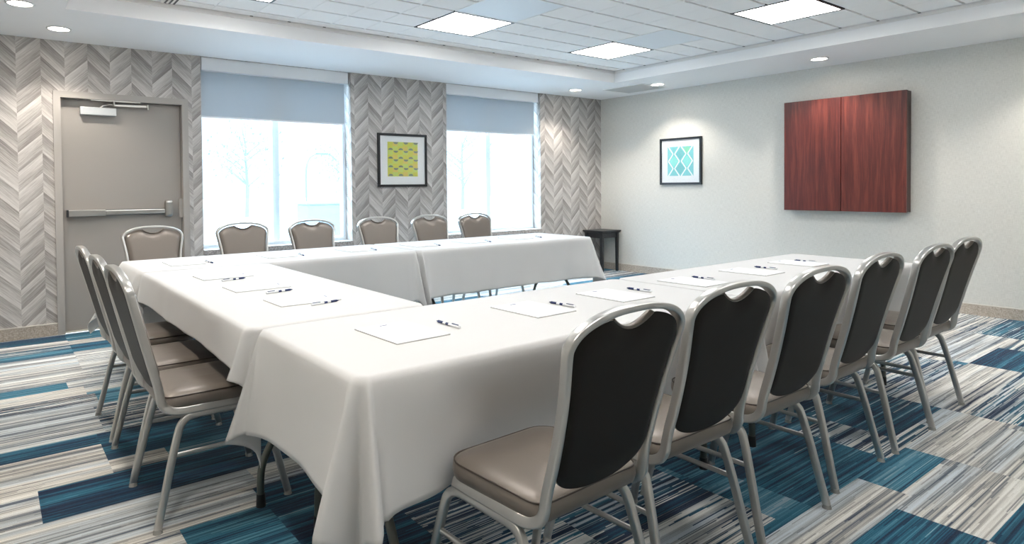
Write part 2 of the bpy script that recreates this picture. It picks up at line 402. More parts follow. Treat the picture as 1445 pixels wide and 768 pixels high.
# soffit + tray + tile ceiling
TX0, TX1, TY0, TY1 = -6.98, -1.08, -6.0, -1.165
sb = MB()
for (a, b, c_, d) in [(XL, 0, TY1, 0), (XL, 0, YF, TY0), (XL, TX0, TY0, TY1), (TX1, 0, TY0, TY1)]:
    sb.box(a, b, c_, d, H, 2.9)
struct(sb.build('trim_2', M['soffit']))
mb = MB()   # stepped moulding round the tray
e = .03
for k, (ins, z0, z1) in enumerate([(.014, 2.65, HT)]):
    mb.box(TX0, TX1, TY1-ins, TY1, z0, z1); mb.box(TX0, TX1, TY0, TY0+ins, z0, z1)
    mb.box(TX0, TX0+ins, TY0+ins, TY1-ins, z0, z1); mb.box(TX1-ins, TX1, TY0+ins, TY1-ins, z0, z1)
struct(mb.build('trim_3', M['fascia']))
PX, PY = .325, .311
AX, AY = -3.71, -1.643      # a grid crossing
lights = [(-3.71+.65*(-3)*k, -1.643-1.866*j) for k in (-1, 0, 1) for j in (0, 1, 2)]   # far-right corner of each troffer
lights = [(x if abs(x+1.76) > .01 else -1.76, y) for x, y in lights]
vents = [(-3.71, -1.643-.622), (-1.76, -1.643-.622)]
slot = (-6.31-.325, -1.643)
holes = [(x-.65, x, y-.622, y) for x, y in lights]+[(x-.65, x, y-.622, y) for x, y in vents]
cb = MB()
cb.box(TX0, TX1, TY0, TY1, HT+.012, 2.9, mi=1)
i0 = int(math.floor((TX0-AX)/PX)); i1 = int(math.ceil((TX1-AX)/PX)); j0 = int(math.floor((TY0-AY)/PY)); j1 = int(math.ceil((TY1-AY)/PY))
for i in range(i0, i1):
    for j in range(j0, j1):
        x0 = AX+i*PX; x1 = x0+PX; y0 = AY+j*PY; y1 = y0+PY; cx, cy = (x0+x1)/2, (y0+y1)/2
        if any(h[0] < cx < h[1] and h[2] < cy < h[3] for h in holes): continue
        gx = .0016
        a, b, c_, d = max(x0+gx, TX0), min(x1-gx, TX1-.03), max(y0+.0125, TY0), min(y1-.0125, TY1-.03)
        if b > a and d > c_: cb.box(a, b, c_, d, HT, HT+.0115)
for i in range(i0, i1+1):     # bars bridging the grooves
    x0 = AX+i*PX
    for j in range(j0, j1+1):
        y0 = AY+j*PY
        if TX0 < x0-.01 and x0+.01 < TX1 and TY0 < y0-.01 and y0+.01 < TY1 and not any(h[0]-.01 < x0 < h[1]+.01 and h[2]-.02 < y0 < h[3]+.02 for h in holes):
            cb.box(x0-.012, x0+.012, y0-.0125, y0+.0125, HT+.001, HT+.011, mi=2)
for i in range(i0, i1+1):
    x0 = AX+i*PX
    if TX0+.05 < x0 < TX1-.05 and i % 4 != 1: cb.box(x0-.012, x0+.012, TY1-.024, TY1-.0145, HT-.002, HT+.011, mi=3)
for j in range(j0, j1+1):
    y0 = AY+j*PY
    if TY0+.05 < y0 < TY1-.05 and j % 4 != 2: cb.box(TX1-.036, TX1-.0145, y0-.009, y0+.009, HT-.002, HT+.011, mi=3)
ceil = cb.build('ceiling', [M['tile'], M['groove'], M['tbar'], M['darkmetal']]); struct(ceil)

# ------------------------------------------------------------------ ceiling fixtures
def troffer():
    r = empty('ceiling_light', (0, 0, HT))
    f = MB(); w, h = .325, .311
    for (a, b, c_, d) in [(-w, w, h-.020, h), (-w, w, -h, -h+.020), (-w, -w+.020, -h+.020, h-.020), (w-.020, w, -h+.020, h-.020)]:
        f.box(a, b, c_, d, -.004, .012)
    f.build('light_frame', M['darkmetal'], r)
    p = MB().box(-w+.020, w-.020, -h+.020, h-.020, .000, .008)
    p.build('diffuser', M['panel'], r)
    q = MB()
    for k in (-1, 1): q.box(k*w/3-.004, k*w/3+.004, -h+.020, h-.020, -.0015, 0)
    for k in (-1, 1): q.box(-w+.020, w-.020, k*h/3-.004, k*h/3+.004, -.0015, 0)
    q.build('diffuser_divider', M['groove'], r)
    return r
proto = None
names_l = {}
order = sorted(lights, key=lambda p: (-p[1], p[0]))
LL = ['square ceiling light panel cut by the top edge of the photo',
      'square ceiling light panel near the middle window pier, beside a blue-grey vent panel',
      'small-looking square ceiling light panel farthest away, nearest the room corner',
      'ceiling light panel of the middle row, on the left',
      'ceiling light panel of the middle row, above the middle of the table ring',
      'square ceiling light panel on the right, nearest the wall with the red cabinet',
      'ceiling light panel of the row over the camera, on the left',
      'ceiling light panel of the row over the camera, in the middle',
      'ceiling light panel of the row over the camera, on the right']
for k, (x, y) in enumerate(order):
    o = troffer() if k == 0 else copy_tree(proto)
    if k == 0: proto = o
    o.location = (x-.325, y-.311, HT); tag(o, LL[k], 'ceiling light', 'square ceiling light panels')
# return air vents
VL = ['blue-grey perforated air vent panel beside the middle ceiling light by the windows', 'blue-grey perforated air vent panel beside the farthest ceiling light']
for k, (x, y) in enumerate(vents):
    r = empty('ceiling_vent', (x-.325, y-.311, HT), 0, VL[k], 'air vent', 'square air vents in the tile ceiling')
    b = MB().box(-.318, .318, -.304, .304, .001, .009); b.build('vent_panel', M['ventm'], r)
    f = MB(); w, h = .325, .311
    for (a, b_, c_, d) in [(-w, w, h-.008, h), (-w, w, -h, -h+.008), (-w, -w+.008, -h+.008, h-.008), (w-.008, w, -h+.008, h-.008)]:
        f.box(a, b_, c_, d, -.002, .012)
    f.build('vent_frame', M['whitemetal'], r)
r = empty('slot_diffuser', (-6.30, -1.50, HT), 0, 'narrow three-slot air diffuser at the upper left edge of the tile ceiling', 'air vent')
b = MB().box(-.06, .06, -.30, .30, -.006, .0)
b.build('diffuser_body', M['whitemetal'], r)
b = MB()
for k in (-1, 0, 1): b.box(k*.032-.007, k*.032+.007, -.292, .292, -.008, -.006)
b.build('slots', M['darkmetal'], r)
r = empty('access_panel', (-.50, -1.02, H), 0, 'flat grey access panel in the lowered ceiling at the room corner', 'access panel')
MB().box(-.26, .26, -.30, .30, -.006, 0).build('panel', mat('grey_panel_paint', (.50,.50,.50), .6), r)
b = MB()
for (a, b_, c_, d) in [(-.275, .275, .30, .315), (-.275, .275, -.315, -.30), (-.275, -.26, -.30, .30), (.26, .275, -.30, .30)]: b.box(a, b_, c_, d, -.009, 0)
b.build('panel_frame', M['whitemetal'], r)
# downlights
dl = [(-6.967, -.481, 'round recessed downlight above the grey door'), (-7.243, -1.147, 'round recessed downlight at the top left corner of the photo'),
      (-1.062, -.485, 'round recessed downlight in front of the wallpaper by the second window'), (-.526, -1.403, 'round recessed downlight above the framed teal picture'),
      (-.513, -3.371, 'round recessed downlight above the red wooden wall cabinet'), (-.513, -5.34, 'round recessed downlight at the near end of the cabinet wall'),
      (-7.243, -3.2, 'round recessed downlight in the left soffit, middle'), (-7.243, -5.2, 'round recessed downlight in the left soffit, over the camera')]
def ring(mb, r0, r1, z0, z1, n=28, mi=0):
    vs = []
    for (r, z) in ((r0, z0), (r1, z0), (r1, z1), (r0, z1)):
        vs += [(r*math.cos(2*PI*i/n), r*math.sin(2*PI*i/n), z) for i in range(n)]
    fs = []
    for k in range(4):
        for i in range(n): fs.append((k*n+i, k*n+(i+1) % n, ((k+1) % 4)*n+(i+1) % n, ((k+1) % 4)*n+i))
    mb.add(vs, fs, True, mi)
def downlight():
    r = empty('downlight', (0, 0, H)); b = MB(); ring(b, .072, .088, -.005, 0); b.build('trim_ring', M['whitemetal'], r)
    c = MB(); c.cyl((0, 0, -.004), (0, 0, 0), .072, n=28, smooth=False); c.build('lens', M['bulb'], r); return r
proto = None
for k, (x, y, lab) in enumerate(dl):
    o = downlight() if k == 0 else copy_tree(proto)
    if k == 0: proto = o
    o.location = (x, y, H); tag(o, lab, 'downlight', 'round recessed downlights')
    L = bpy.data.lights.new('downlight_lamp', 'SPOT'); L.energy = 75; L.color = (1,.92,.82); L.spot_size = math.radians(118); L.spot_blend = .55; L.shadow_soft_size = .06
    lo = bpy.data.objects.new('downlight_lamp', L); COL.objects.link(lo); lo.location = (x, y, H-.012)

# ------------------------------------------------------------------ door
d = empty('door_1', ((DL+DR)/2, 0, 0), kind='structure')
cx = (DL+DR)/2; wL, wR = DL-cx, DR-cx
b = MB(); fw = .055
b.box(wL, wL+fw, -.018, .13, 0, DT); b.box(wR-fw, wR, -.018, .13, 0, DT); b.box(wL+fw, wR-fw, -.018, .13, DT-fw, DT)
b.box(wL+fw, wL+fw+.016, .106, .15, 0, DT-fw); b.box(wR-fw-.016, wR-fw, .106, .15, 0, DT-fw); b.box(wL+fw+.016, wR-fw-.016, .106, .15, DT-fw-.016, DT-fw)
b.build('door_frame', M['frame'], d)
lx0, lx1 = wL+fw+.004, wR-fw-.004
leaf = MB().box(lx0, lx1, .06, .105, .0105, DT-fw-.004, bev=.002).build('door_leaf', M['door'], d)
thr = MB().box(wL+fw, wR-fw, .02, .26, 0, .010).build('threshold', mat('pale_threshold', (.50,.47,.41), .5), d)
MB().box(wL, wR, .20, .26, 0, DT).build('light_block_panel', M['frame'], d)  # unseen panel added behind the leaf to stop daylight leaking round it
yd = .06
# closer
cl = MB().box(-6.783-cx, -6.500-cx, yd-.06, yd, 1.915, 1.985, bev=.006).build('door_closer', M['closer'], d)
b = MB(); b.box(-6.70-cx, -6.30-cx, -.012, .006, 2.043, 2.050)
b.box(-6.52-cx, -6.235-cx, .006, .018, 2.005, 2.018)
b.cyl((-6.52-cx, -.002, 2.01), (-6.52-cx, -.002, 2.05), .010, n=12); b.cyl((-6.24-cx, .012, 1.99), (-6.24-cx, .012, 2.035), .012, n=12)
b.build('closer_track', M['steel'], cl)
b = MB().sweep([(-6.62-cx, yd-.03, 1.985), (-6.60-cx, yd-.03, 2.005), (-6.56-cx, yd-.035, 2.018), (-6.24-cx, .012, 2.022)], .006, .009, (0, 1, 0), n=8)
b.build('closer_arm', M['steel'], cl)
# panic bar
zc = 1.045
pb = MB(); pb.box(-6.885-cx, -6.60-cx, yd-.055, yd, zc-.028, zc+.028, bev=.004)
pbo = pb.build('panic_bar', M['steel'], d)
b = MB().box(-6.60-cx, -6.10-cx, yd-.045, yd-.004, zc-.022, zc+.022, bev=.006); b.build('push_pad', M['steel'], pbo)
b = MB().box(-6.60-cx, -6.10-cx, yd-.006, yd, zc-.026, zc+.026); b.build('rail', M['darkmetal'], pbo)
b = MB().box(-6.90-cx, -6.885-cx, yd-.058, yd, zc-.032, zc+.032, bev=.003); b.build('end_cap', M['darkmetal'], pbo)
b = MB(); ring_pts = []
b.box(-6.105-cx, -6.035-cx, yd-.065, yd, zc-.055, zc+.105, bev=.024); b.build('latch_case', M['steel'], pbo)
b = MB().box(wR-fw-.030, wR-fw+.004, .03, .045, zc-.065, zc+.115, bev=.002); b.build('strike', M['frame'], d)

# ------------------------------------------------------------------ windows
WY = .15
def window(name, x0, x1):
    r = empty(name, ((x0+x1)/2, WY, SZ), kind='structure'); w = (x1-x0)/2; top = H-SZ
    f = MB(); ft = .045
    f.box(-w, -w+ft, 0, .07, 0, top); f.box(w-ft, w, 0, .07, 0, top); f.box(-w+ft, w-ft, 0, .07, 0, ft); f.box(-w+ft, w-ft, 0, .07, top-ft, top)
    m_ = -.014 if x0 < -4 else -.02
    f.box(m_-.035, m_+.035, 0, .07, ft, top-ft)
    f.build('window_frame', M['winframe'], r)
    MB().box(-w+ft, w-ft, .03, .036, ft, top-ft).build('window_pane', M['glass'], r)
    s = MB().box(-w-.0, w+.0, -WY-.03, 0, -.05, 0, bev=.004).build('window_sill', M['stone'], r)
    return r
window('window_1', W1, W2); window('window_2', W3, W4)
SL = [('white roller shade lowered partway over the wide window next to the door', W1, W2, -5.757, -4.187), ('white roller shade lowered partway over the window nearest the room corner', W3, W4, -2.845, -1.281)]
for lab, x0, x1, a, b_ in SL:
    cx2 = (x0+x1)/2
    r = empty('roller_shade', (cx2, .0, H), 0, lab, 'roller shade', 'roller shades on the two windows')
    v_ = MB(); v_.box(a-cx2, b_-cx2, .012, .10, -.128, -.002, bev=.003); v_.build('valance', M['valance'], r)
    MB().box(x0-cx2+.012, x1-cx2-.045, .083, .0845, 1.972-H, -.12).build('blackout_fabric', M['shade'], r)
    MB().box(x0-cx2+.012, x1-cx2-.045, .080, .088, 1.955-H, 1.972-H, bev=.002).build('hem_bar', M['valance'], r)
    MB().box(x0-cx2+.016, x1-cx2-.050, .115, .116, SZ+.035-H, -.10).build('sheer_fabric', M['sheer'], r)
    MB().box(x0-cx2+.016, x1-cx2-.050, .110, .121, SZ+.015-H, SZ+.036-H, bev=.002).build('sheer_bar', M['winframe'], r)
    ch = MB()
    for q in range(60): ch.cyl((x1-cx2-.03, .06, -.14-q*.022), (x1-cx2-.03, .06, -.150-q*.022), .0022, n=6)
    ch.build('bead_chain', M['winframe'], r)

# ------------------------------------------------------------------ outdoors
M['snow'] = mat('pale_snowy_lawn', (.85,.88,.9), .9)
t = NT(M['snow']); v, x, y, z = t.pos(); t.col(t.ramp(t.noise(v, .9, 5, .6), [(.35, (.05,.058,.06)), (.6, (.085,.09,.088))]))
g = MB().box(-60, 60, .26, 90, -.35, -.25).build('outdoor_ground', M['snow']); struct(g)
M['leaf'] = mat('pale_frosted_foliage', (.06,.075,.08), .9); M['bark'] = mat('grey_bark', (.05,.05,.052), .9)
rt = random.Random(5)
TL = ['pale leafless tree far outside, seen through the left pane of the first window', 'pale bushy tree far outside, behind the right pane of the first window', 'pale tree outside at the right side of the first window',
      'pale tree outside in the left pane of the second window', 'pale tree outside in the right pane of the second window', 'pale distant tree outside between the two windows']
for k, (x, y, hh) in enumerate([(-6.2, 27, 4.6), (-1.5, 31, 5.4), (3.4, 27, 5.2), (11.5, 31, 5.2), (17.5, 27, 5.4), (8.0, 25, 4.8)]):
    r = empty('bare_tree', (x, y, -.25), 0, TL[k], 'tree', 'trees beyond the windows')
    b = MB(); b.sweep([(0, 0, 0), (.05, 0, hh*.3), (-.03, 0, hh*.6), (0, 0, hh*.9)], .12, .12, (1, 0, 0), n=8, scale=lambda q: 1-.8*q)
    tips = []
    for q in range(16):
        z0 = hh*rt.uniform(.25, .8); an = rt.uniform(0, 2*PI); ln = hh*rt.uniform(.2, .38)
        p1 = (math.cos(an)*ln*.5, math.sin(an)*ln*.5, z0+ln*.4); p2 = (math.cos(an)*ln, math.sin(an)*ln, z0+ln*.75)
        b.sweep([(0, 0, z0), p1, p2], .035, .035, (0, 0, 1), n=6, scale=lambda q: 1-.8*q); tips += [p1, p2]
    b.build('trunk', M['bark'], r)
    c = MB()
    for q in range(900):
        p = Vector(rt.choice(tips))+Vector([rt.gauss(0, .38) for _ in range(3)]); a = rt.uniform(.05, .13)
        u1 = Vector([rt.gauss(0, 1) for _ in range(3)]).normalized()*a; u2 = u1.orthogonal().normalized()*a*.6
        c.add([p-u1, p+u2, p+u1, p-u2], [(0, 1, 2, 3)])
    c.build('foliage', M['leaf'], r)
r = empty('utility_box', (-1.63, 6.2, -.25), 0, 'pale utility box on the ground outside the first window', 'utility box')
MB().box(-.55, .55, -.3, .3, 0, 1.15, bev=.03).build('housing', mat('pale_green_steel', (.05,.06,.062), .6), r)
MB().box(-.58, .58, -.33, .33, 1.15, 1.21, bev=.015).build('lid', mat('pale_green_lid', (.07,.08,.085), .6), r)
r = empty('street_lamp', (-.90, 9.0, -.25), 0, 'thin curved street lamp outside behind the utility box', 'street lamp')
MB().sweep(spline([(0, 0, 0), (0, 0, 1.2), (0, 0, 1.9), (.08, 0, 2.25), (.3, 0, 2.4)], 6), .022, .022, (0, 1, 0), n=8).build('pole', M['darkmetal'], r)
MB().box(.26, .6, -.07, .07, 2.36, 2.43, bev=.02).build('lamp_head', M['darkmetal'], r)

# ------------------------------------------------------------------ wall cabinet
r = empty('wall_cabinet', (0, -3.4225, .951), 0, 'dark red wooden double-door board cabinet hanging on the right wall', 'cabinet')
k0, k1, kh = .603, -.603, 1.219
MB().box(-.095, -.0, k1+.004, k0-.004, .004, kh-.004).build('cabinet_body', M['mahogdark'], r)
for nm, a, b_ in (('door', .003, k0), ('door', k1, -.003)):
    MB().box(-.130, -.098, a, b_, 0, kh, bev=.003).build('door', M['mahog'], r)
MB().box(-.0975, -.0955, k1+.0, k0-.0, 0, kh).build('gap_shade_sheet', M['blackframe'], r)  # black sheet standing in for the shade in the gap between the doors

# ------------------------------------------------------------------ framed pictures
def picture(name, loc, rz, w, h, lab, kind):
    r = empty(name, loc, rz, lab, 'picture')
    f = MB(); ft = .028
    f.box(-w/2, w/2, -.028, 0, h/2-ft, h/2, bev=.002); f.box(-w/2, w/2, -.028, 0, -h/2, -h/2+ft, bev=.002)
    f.box(-w/2, -w/2+ft, -.028, 0, -h/2+ft, h/2-ft, bev=.002); f.box(w/2-ft, w/2, -.028, 0, -h/2+ft, h/2-ft, bev=.002)
    f.build('picture_frame', M['blackframe'], r)
    MB().box(-w/2+ft, w/2-ft, -.014, -.004, -h/2+ft, h/2-ft).build('mat_board', M['mat'], r)
    a = MB(); aw, ah = (.415, .405) if kind == 1 else (.395, .39); y0 = -.0150
    x0, z0 = -aw/2, -ah/2+(.012 if kind == 1 else .0)
    if kind == 1:
        cols = 6; rws = 8; cw = aw/cols; rh = ah/rws
        for i in range(cols):
            for j in range(rws):
                a.quad((x0+i*cw, y0, z0+j*rh), (x0+(i+1)*cw, y0, z0+j*rh), (x0+(i+1)*cw, y0, z0+(j+1)*rh), (x0+i*cw, y0, z0+(j+1)*rh), mi=(0, 1, 0, 2, 1, 0)[(i+2*j) % 6])
        def fan(cx_, cz, s, up):
            pts = [(cx_-s, cz), (cx_+s, cz)]+[(cx_+s*math.cos(q*PI/8), cz+up*s*.75*math.sin(q*PI/8)) for q in range(1, 8)]
            a.add([(p[0], y0-.0008, p[1]) for p in pts], [tuple(range(len(pts)))], False, 3)
        top = z0+ah
        for j in range(4):
            for i in range(3):
                fan(x0+aw*(.27+i*.333), top-ah*(.0+j*.25)-.002, aw*.078, -1)
                fan(x0+aw*(.10+i*.333), top-ah*(.235+j*.25), aw*.078, 1)
        mats = [mat('art_yellow', (.62,.62,.10), .7), mat('art_lime', (.55,.66,.16), .7), mat('art_ochre', (.68,.56,.13), .7), mat('art_grey', (.20,.25,.22), .7)]
    else:
        a.quad((x0, y0, z0), (x0+aw, y0, z0), (x0+aw, y0, z0+ah), (x0, y0, z0+ah), mi=0)
        n = 2
        def bar(p, q, wd=.016):
            dx, dz = q[0]-p[0], q[1]-p[1]; ln = math.hypot(dx, dz); nx_, nz_ = -dz/ln*wd/2, dx/ln*wd/2
            a.add([(p[0]+nx_, y0-.001, p[1]+nz_), (q[0]+nx_, y0-.001, q[1]+nz_), (q[0]-nx_, y0-.001, q[1]-nz_), (p[0]-nx_, y0-.001, p[1]-nz_)], [(0, 1, 2, 3)], False, 1)
        hw = aw/4; zs = [z0+ah, z0+ah*.75, z0+ah*.5, z0+ah*.25, z0]
        for c_ in (x0+hw, x0+3*hw):
            xs = [.85, .12, .85, .12, .85]
            for s in (-1, 1):
                for k in range(4): bar((c_+s*hw*xs[k], zs[k]), (c_+s*hw*xs[k+1], zs[k+1]))
        # tinted diamonds
        for c_, zc_, m_ in ((x0+hw, z0+ah*.5, 2), (x0+3*hw, z0+ah*.5, 2), (x0+2*hw, z0+ah*.75, 3), (x0+2*hw, z0+ah*.25, 3), (x0+3*hw, z0+ah*.93, 4)):
            a.add([(c_, y0-.0005, min(zc_+ah*.2, z0+ah)), (c_-hw*.7, y0-.0005, zc_), (c_, y0-.0005, max(zc_-ah*.2, z0)), (c_+hw*.7, y0-.0005, zc_)], [(0, 1, 2, 3)], False, m_)
        mats = [mat('art_teal', (.20,.58,.60), .7), mat('art_white', (.9,.95,.93), .7), mat('art_mint', (.25,.72,.66), .7), mat('art_sea', (.16,.50,.52), .7), mat('art_green', (.22,.62,.42), .7)]
    a.build('artwork', mats, r)
    g_ = MB().box(-w/2+ft, w/2-ft, -.0215, -.0195, -h/2+ft, h/2-ft).build('glazing', M['clear'], r)
picture('framed_picture', (-3.498, 0, 1.567), 0, .672, .625, 'black framed picture with a yellow and grey pattern between the windows', 1)
picture('framed_picture', (0, -1.383, 1.564), -PI/2, .634, .625, 'dark framed picture with a teal and white diamond pattern left of the cabinet', 2)

# ------------------------------------------------------------------ end table in the corner
r = empty('end_table', (-.235, -.215, 0), 0, 'small black wooden end table in the far room corner', 'end table')
MB().box(-.205, .205, -.19, .19, .575, .598, bev=.006).build('table_top', M['espresso'], r)
b = MB(); b.box(-.165, .165, -.150, -.132, .49, .575); b.box(-.165, .165, .132, .150, .49, .575); b.box(-.165, -.147, -.13, .13, .49, .575); b.box(.147, .165, -.13, .13, .49, .575)
b.build('apron', M['espresso'], r)
b = MB()
for i in range(20): b.cyl((-.19+i*.02, -.178, .560), (-.19+i*.02, -.178, .575), .006, n=6); b.cyl((-.192, -.17+i*.018, .560), (-.192, -.17+i*.018, .575), .006, n=6)
b.build('beaded_edge', M['espresso'], r)
for sx in (-1, 1):
    for sy in (-1, 1):
        l = MB(); q = .019
        vs = []
        for z_, s in ((0, .8), (.575, 1.1)):
            for (a, b_) in ((-q, -q), (q, -q), (q, q), (-q, q)): vs.append((sx*.16+a*s, sy*.145+b_*s, z_))
        l.add(vs, [(3, 2, 1, 0), (4, 5, 6, 7), (0, 1, 5, 4), (1, 2, 6, 5), (2, 3, 7, 6), (3, 0, 4, 7)]); l.build('leg', M['espresso'], r)

# ------------------------------------------------------------------ banquet chair (faces +y, origin on the floor under the seat)
def hoop_z(x, hw=.218, z0=.868, a=.086, e=2.3): return z0+a*max(0, 1-abs(x/hw)**e)**(1/e)
def stile_y(z): # depth of the back frame at height z
    return -.222-(max(z, .5)-.5)*.257
def half_w(z):
    k = [(.42, .198), (.50, .191), (.58, .187), (.66, .188), (.74, .195), (.80, .204), (.86, .216), (.90, .218)]
    for (a, b), (c, d_) in zip(k, k[1:]):
        if z <= c:
            f = max(0, (z-a)/(c-a)); return b+(d_-b)*f
    return .218
def make_chair():
    r = empty('banquet_chair', (0, 0, 0))
    half = []
    for i in range(15):
        u = math.sin(i/15*PI/2); x = .218*u; zz = hoop_z(x); half.append((x, stile_y(zz), zz))
    for zz in (.868, .83, .79, .75, .70, .64, .58, .53, .49): half.append((half_w(zz), stile_y(zz), zz))
    half += [(.195, -.219, .462), (.196, -.203, .436), (.197, -.172, .421), (.198, -.13, .416), (.198, -.05, .416), (.198, .06, .416), (.198, .13, .416)]
    half = spline(half, 3)
    full = [(-p[0], p[1], p[2]) for p in half[::-1]]+[tuple(p) for p in half[1:]]
    # start at the crown so the section frame is symmetric
    fb_ = MB()
    for sgn in (1, -1):
        fb_.sweep([(sgn*p[0], p[1], p[2]) for p in half], .0150, .0088, (0, 1, .0), n=20, ex=5)
    fb_.build('back_frame', M['chairframe'], r)
    # back pad
    def pad(yoff, bulge, name, mt, th):
        b = MB(); nu, nv = 28, 26; front = []; back = []
        for j in range(nv+1):
            for i in range(nu+1):
                u = -1+2*i/nu; u = math.copysign(1-(1-abs(u))**1.35, u) if abs(u) < 1 else u
                e = 2.6
                zt = .858+.080*max(0, 1-abs(u)**2.3)**(1/2.3)
                xx = u*.207
                if abs(xx) < .078: zt -= .034*(1-(xx/.078)**2)
                zbm = .575-.088*max(0, 1-abs(u)**2.4)**(1/2.4)
                v = j/nv; z_ = zbm+(zt-zbm)*v
                x_ = u*(half_w(min(z_, .868))-.0105)
                ed = min(1, (1-abs(u))*7)*min(1, min(v, 1-v)*9); ed = math.sqrt(max(0, ed))
                y_ = stile_y(z_)+yoff
                front.append((x_, y_+bulge*ed, z_)); back.append((x_, y_+th, z_))
        n = nu+1; fs = []
        for j in range(nv):
            for i in range(nu):
                a = j*n+i; fs.append((a, a+1, a+n+1, a+n))
        b.add(front, fs, True); b.add(back, [f[::-1] for f in fs], True)
        o = len(front); rim = []
        edge = [i for i in range(n)]+[j*n+nu for j in range(1, nv+1)]+[nv*n+i for i in range(nu-1, -1, -1)]+[j*n for j in range(nv-1, 0, -1)]
        b.add(front+back, [(edge[k], edge[(k+1) % len(edge)], o+edge[(k+1) % len(edge)], o+edge[k]) for k in range(len(edge))], True)
        return b.build(name, mt, r), [back[k] for k in edge]
    pad(.0, .026, 'backrest', M['vinyl'], -.004)
    shell, edge = pad(-.0045, -.010, 'back_shell', M['backvinyl'], .0)
    # handle grip lip
    g_ = MB(); pts = []
    for k in range(13):
        xx = -.078+.156*k/12; zt = .858+.080*(1-abs(xx/.207)**2.3)**(1/2.3)-.034*max(0, 1-(xx/.078)**2)
        pts.append((xx, stile_y(zt)+.004, zt))
    g_.sweep(pts, .012, .0045, (0, 1, 0), n=8); g_.build('hand_grip', M['vinyl'], r)
    # seat
    def outline(hw, y0, y1, rf, rr, n=7):
        pts = []
        for cx_, cy_, rad, a0 in ((hw-rf, y1-rf, rf, 0), (-hw+rf, y1-rf, rf, 90), (-hw*.97+rr, y0+rr, rr, 180), (hw*.97-rr, y0+rr, rr, 270)):
            for k in range(n):
                a = math.radians(a0+90*k/(n-1)); pts.append((cx_+rad*math.cos(a), cy_+rad*math.sin(a)))
        return pts
    def ringz(ins, z_, dome=0): return [(x, y, z_) for x, y in outline(.208-ins, -.212+ins, .172-ins, .075-ins*.6, .045-ins*.4)]
    s = MB(); rs = [ringz(.014, .420), ringz(.003, .429), ringz(-.002, .448), ringz(.0, .466), ringz(.006, .474)]
    m_ = len(rs[0]); vs = [p for q in rs for p in q]
    fs = [(k*m_+i, k*m_+(i+1) % m_, (k+1)*m_+(i+1) % m_, (k+1)*m_+i) for k in range(len(rs)-1) for i in range(m_)]
    s.add(vs, fs, True); s.add(rs[0], [tuple(range(m_))[::-1]])
    tp = [ringz(.006, .474), ringz(.016, .481), ringz(.040, .488), ringz(.085, .493), ringz(.14, .495)]
    tp = tp[:4]+[[(p[0]*.45, (p[1]+.02)*.45-.02, .496) for p in tp[3]]]
    vs = [p for q in tp for p in q]; fs = [(k*m_+i, k*m_+(i+1) % m_, (k+1)*m_+(i+1) % m_, (k+1)*m_+i) for k in range(len(tp)-1) for i in range(m_)]
    s.add(vs, fs, True); s.add(tp[-1], [tuple(range(m_))], True)
    so_ = s.build('seat', M['vinyl'], r)
    MB().sweep(ringz(.003, .4745), .0028, .0028, (0, 0, 1), n=6, closed=True, ex=2).build('piping', M['piping'], so_)
    MB().box(-.17, .17, -.17, .14, .409, .4205).build('seat_board', M['rubber'], r)
    # legs: bent tube each side, front and rear halves
    for sx in (-1, 1):
        def leg_path(q):
            return spline([(sx*.234, q*.246, .012), (sx*.2245, q*.2175, .13), (sx*.215, q*.189, .25), (sx*.2065, q*.163, .345), (sx*.2035, q*.150, .372), (sx*.200, q*.128, .389), (sx*.198, q*.095, .394), (sx*.198, q*.05, .394), (sx*.198, .0, .394)], 4)
        rear, frt = leg_path(-1), leg_path(1)
        for path, y0 in ((rear, -.246), (frt, .246)):
            l = MB().sweep(path, .0105, .0135, (1, 0, 0), n=16, ex=4.5).build('leg', M['chairframe'], r)
            MB().cyl((sx*.234, y0, 0), (sx*.234, y0, .014), .017, .013, n=14).build('glide', M['glide'], l)
        MB().sweep([(sx*.2145, -.189, .262), (sx*.2145, .187, .262)], .006, .0095, (1, 0, 0), n=8).build('stretcher', M['chairframe'], r)
    b = MB(); b.sweep([(-.19, -.1, .399), (.19, -.1, .399)], .008, .010, (0, 0, 1), n=8); b.sweep([(-.19, .10, .399), (.19, .10, .399)], .008, .010, (0, 0, 1), n=8)
    b.build('cross_rail', M['chairframe'], r)
    return r
chairs = []
GA, GC, GB = 'banquet chairs along the right table arm', 'banquet chairs along the left table arm', 'banquet chairs along the window side'
AY_ = -5.095
for x, dy, rz, lab in [(-6.19, -5.148, .03, 'nearest banquet chair in front, large dark back turned to the camera'),
    (-5.644, -5.112, -.014, 'second banquet chair from the front in the right row, dark back'),
    (-5.096, -5.108, -.009, 'third banquet chair from the front in the right row, dark back'),
    (-4.474, -5.069, .014, 'fourth banquet chair from the front in the right row, dark back'),
    (-3.856, -5.071, .0, 'fifth banquet chair in the right row, just before the farthest one'),
    (-3.295, -5.036, -.01, 'farthest banquet chair of the right row, against the baseboard and open carpet')]:
    chairs.append((x, dy, rz, lab, GA))
for y, lab in [(-3.74, 'nearest chair of the left row, its seat facing the table beside the near corner'), (-3.25, 'middle chair of the left row, partly behind the nearest one'), (-2.68, 'farthest chair of the left row, closest to the grey door')]:
    chairs.append((-6.725, y, -PI/2+.01, lab, GC))
for x, lab in [(-6.40, 'chair at the window side standing in front of the grey door'), (-5.69, 'chair before the left pane of the first window'), (-5.06, 'chair before the right pane of the first window'),
               (-4.37, 'chair in front of the chevron wall pier, left of the picture'), (-3.76, 'chair in front of the chevron wall pier, below the yellow picture right side'), (-3.17, 'chair before the second window, last of the window side row')]:
    chairs.append((x, -1.29, PI, lab, GB))
proto = None
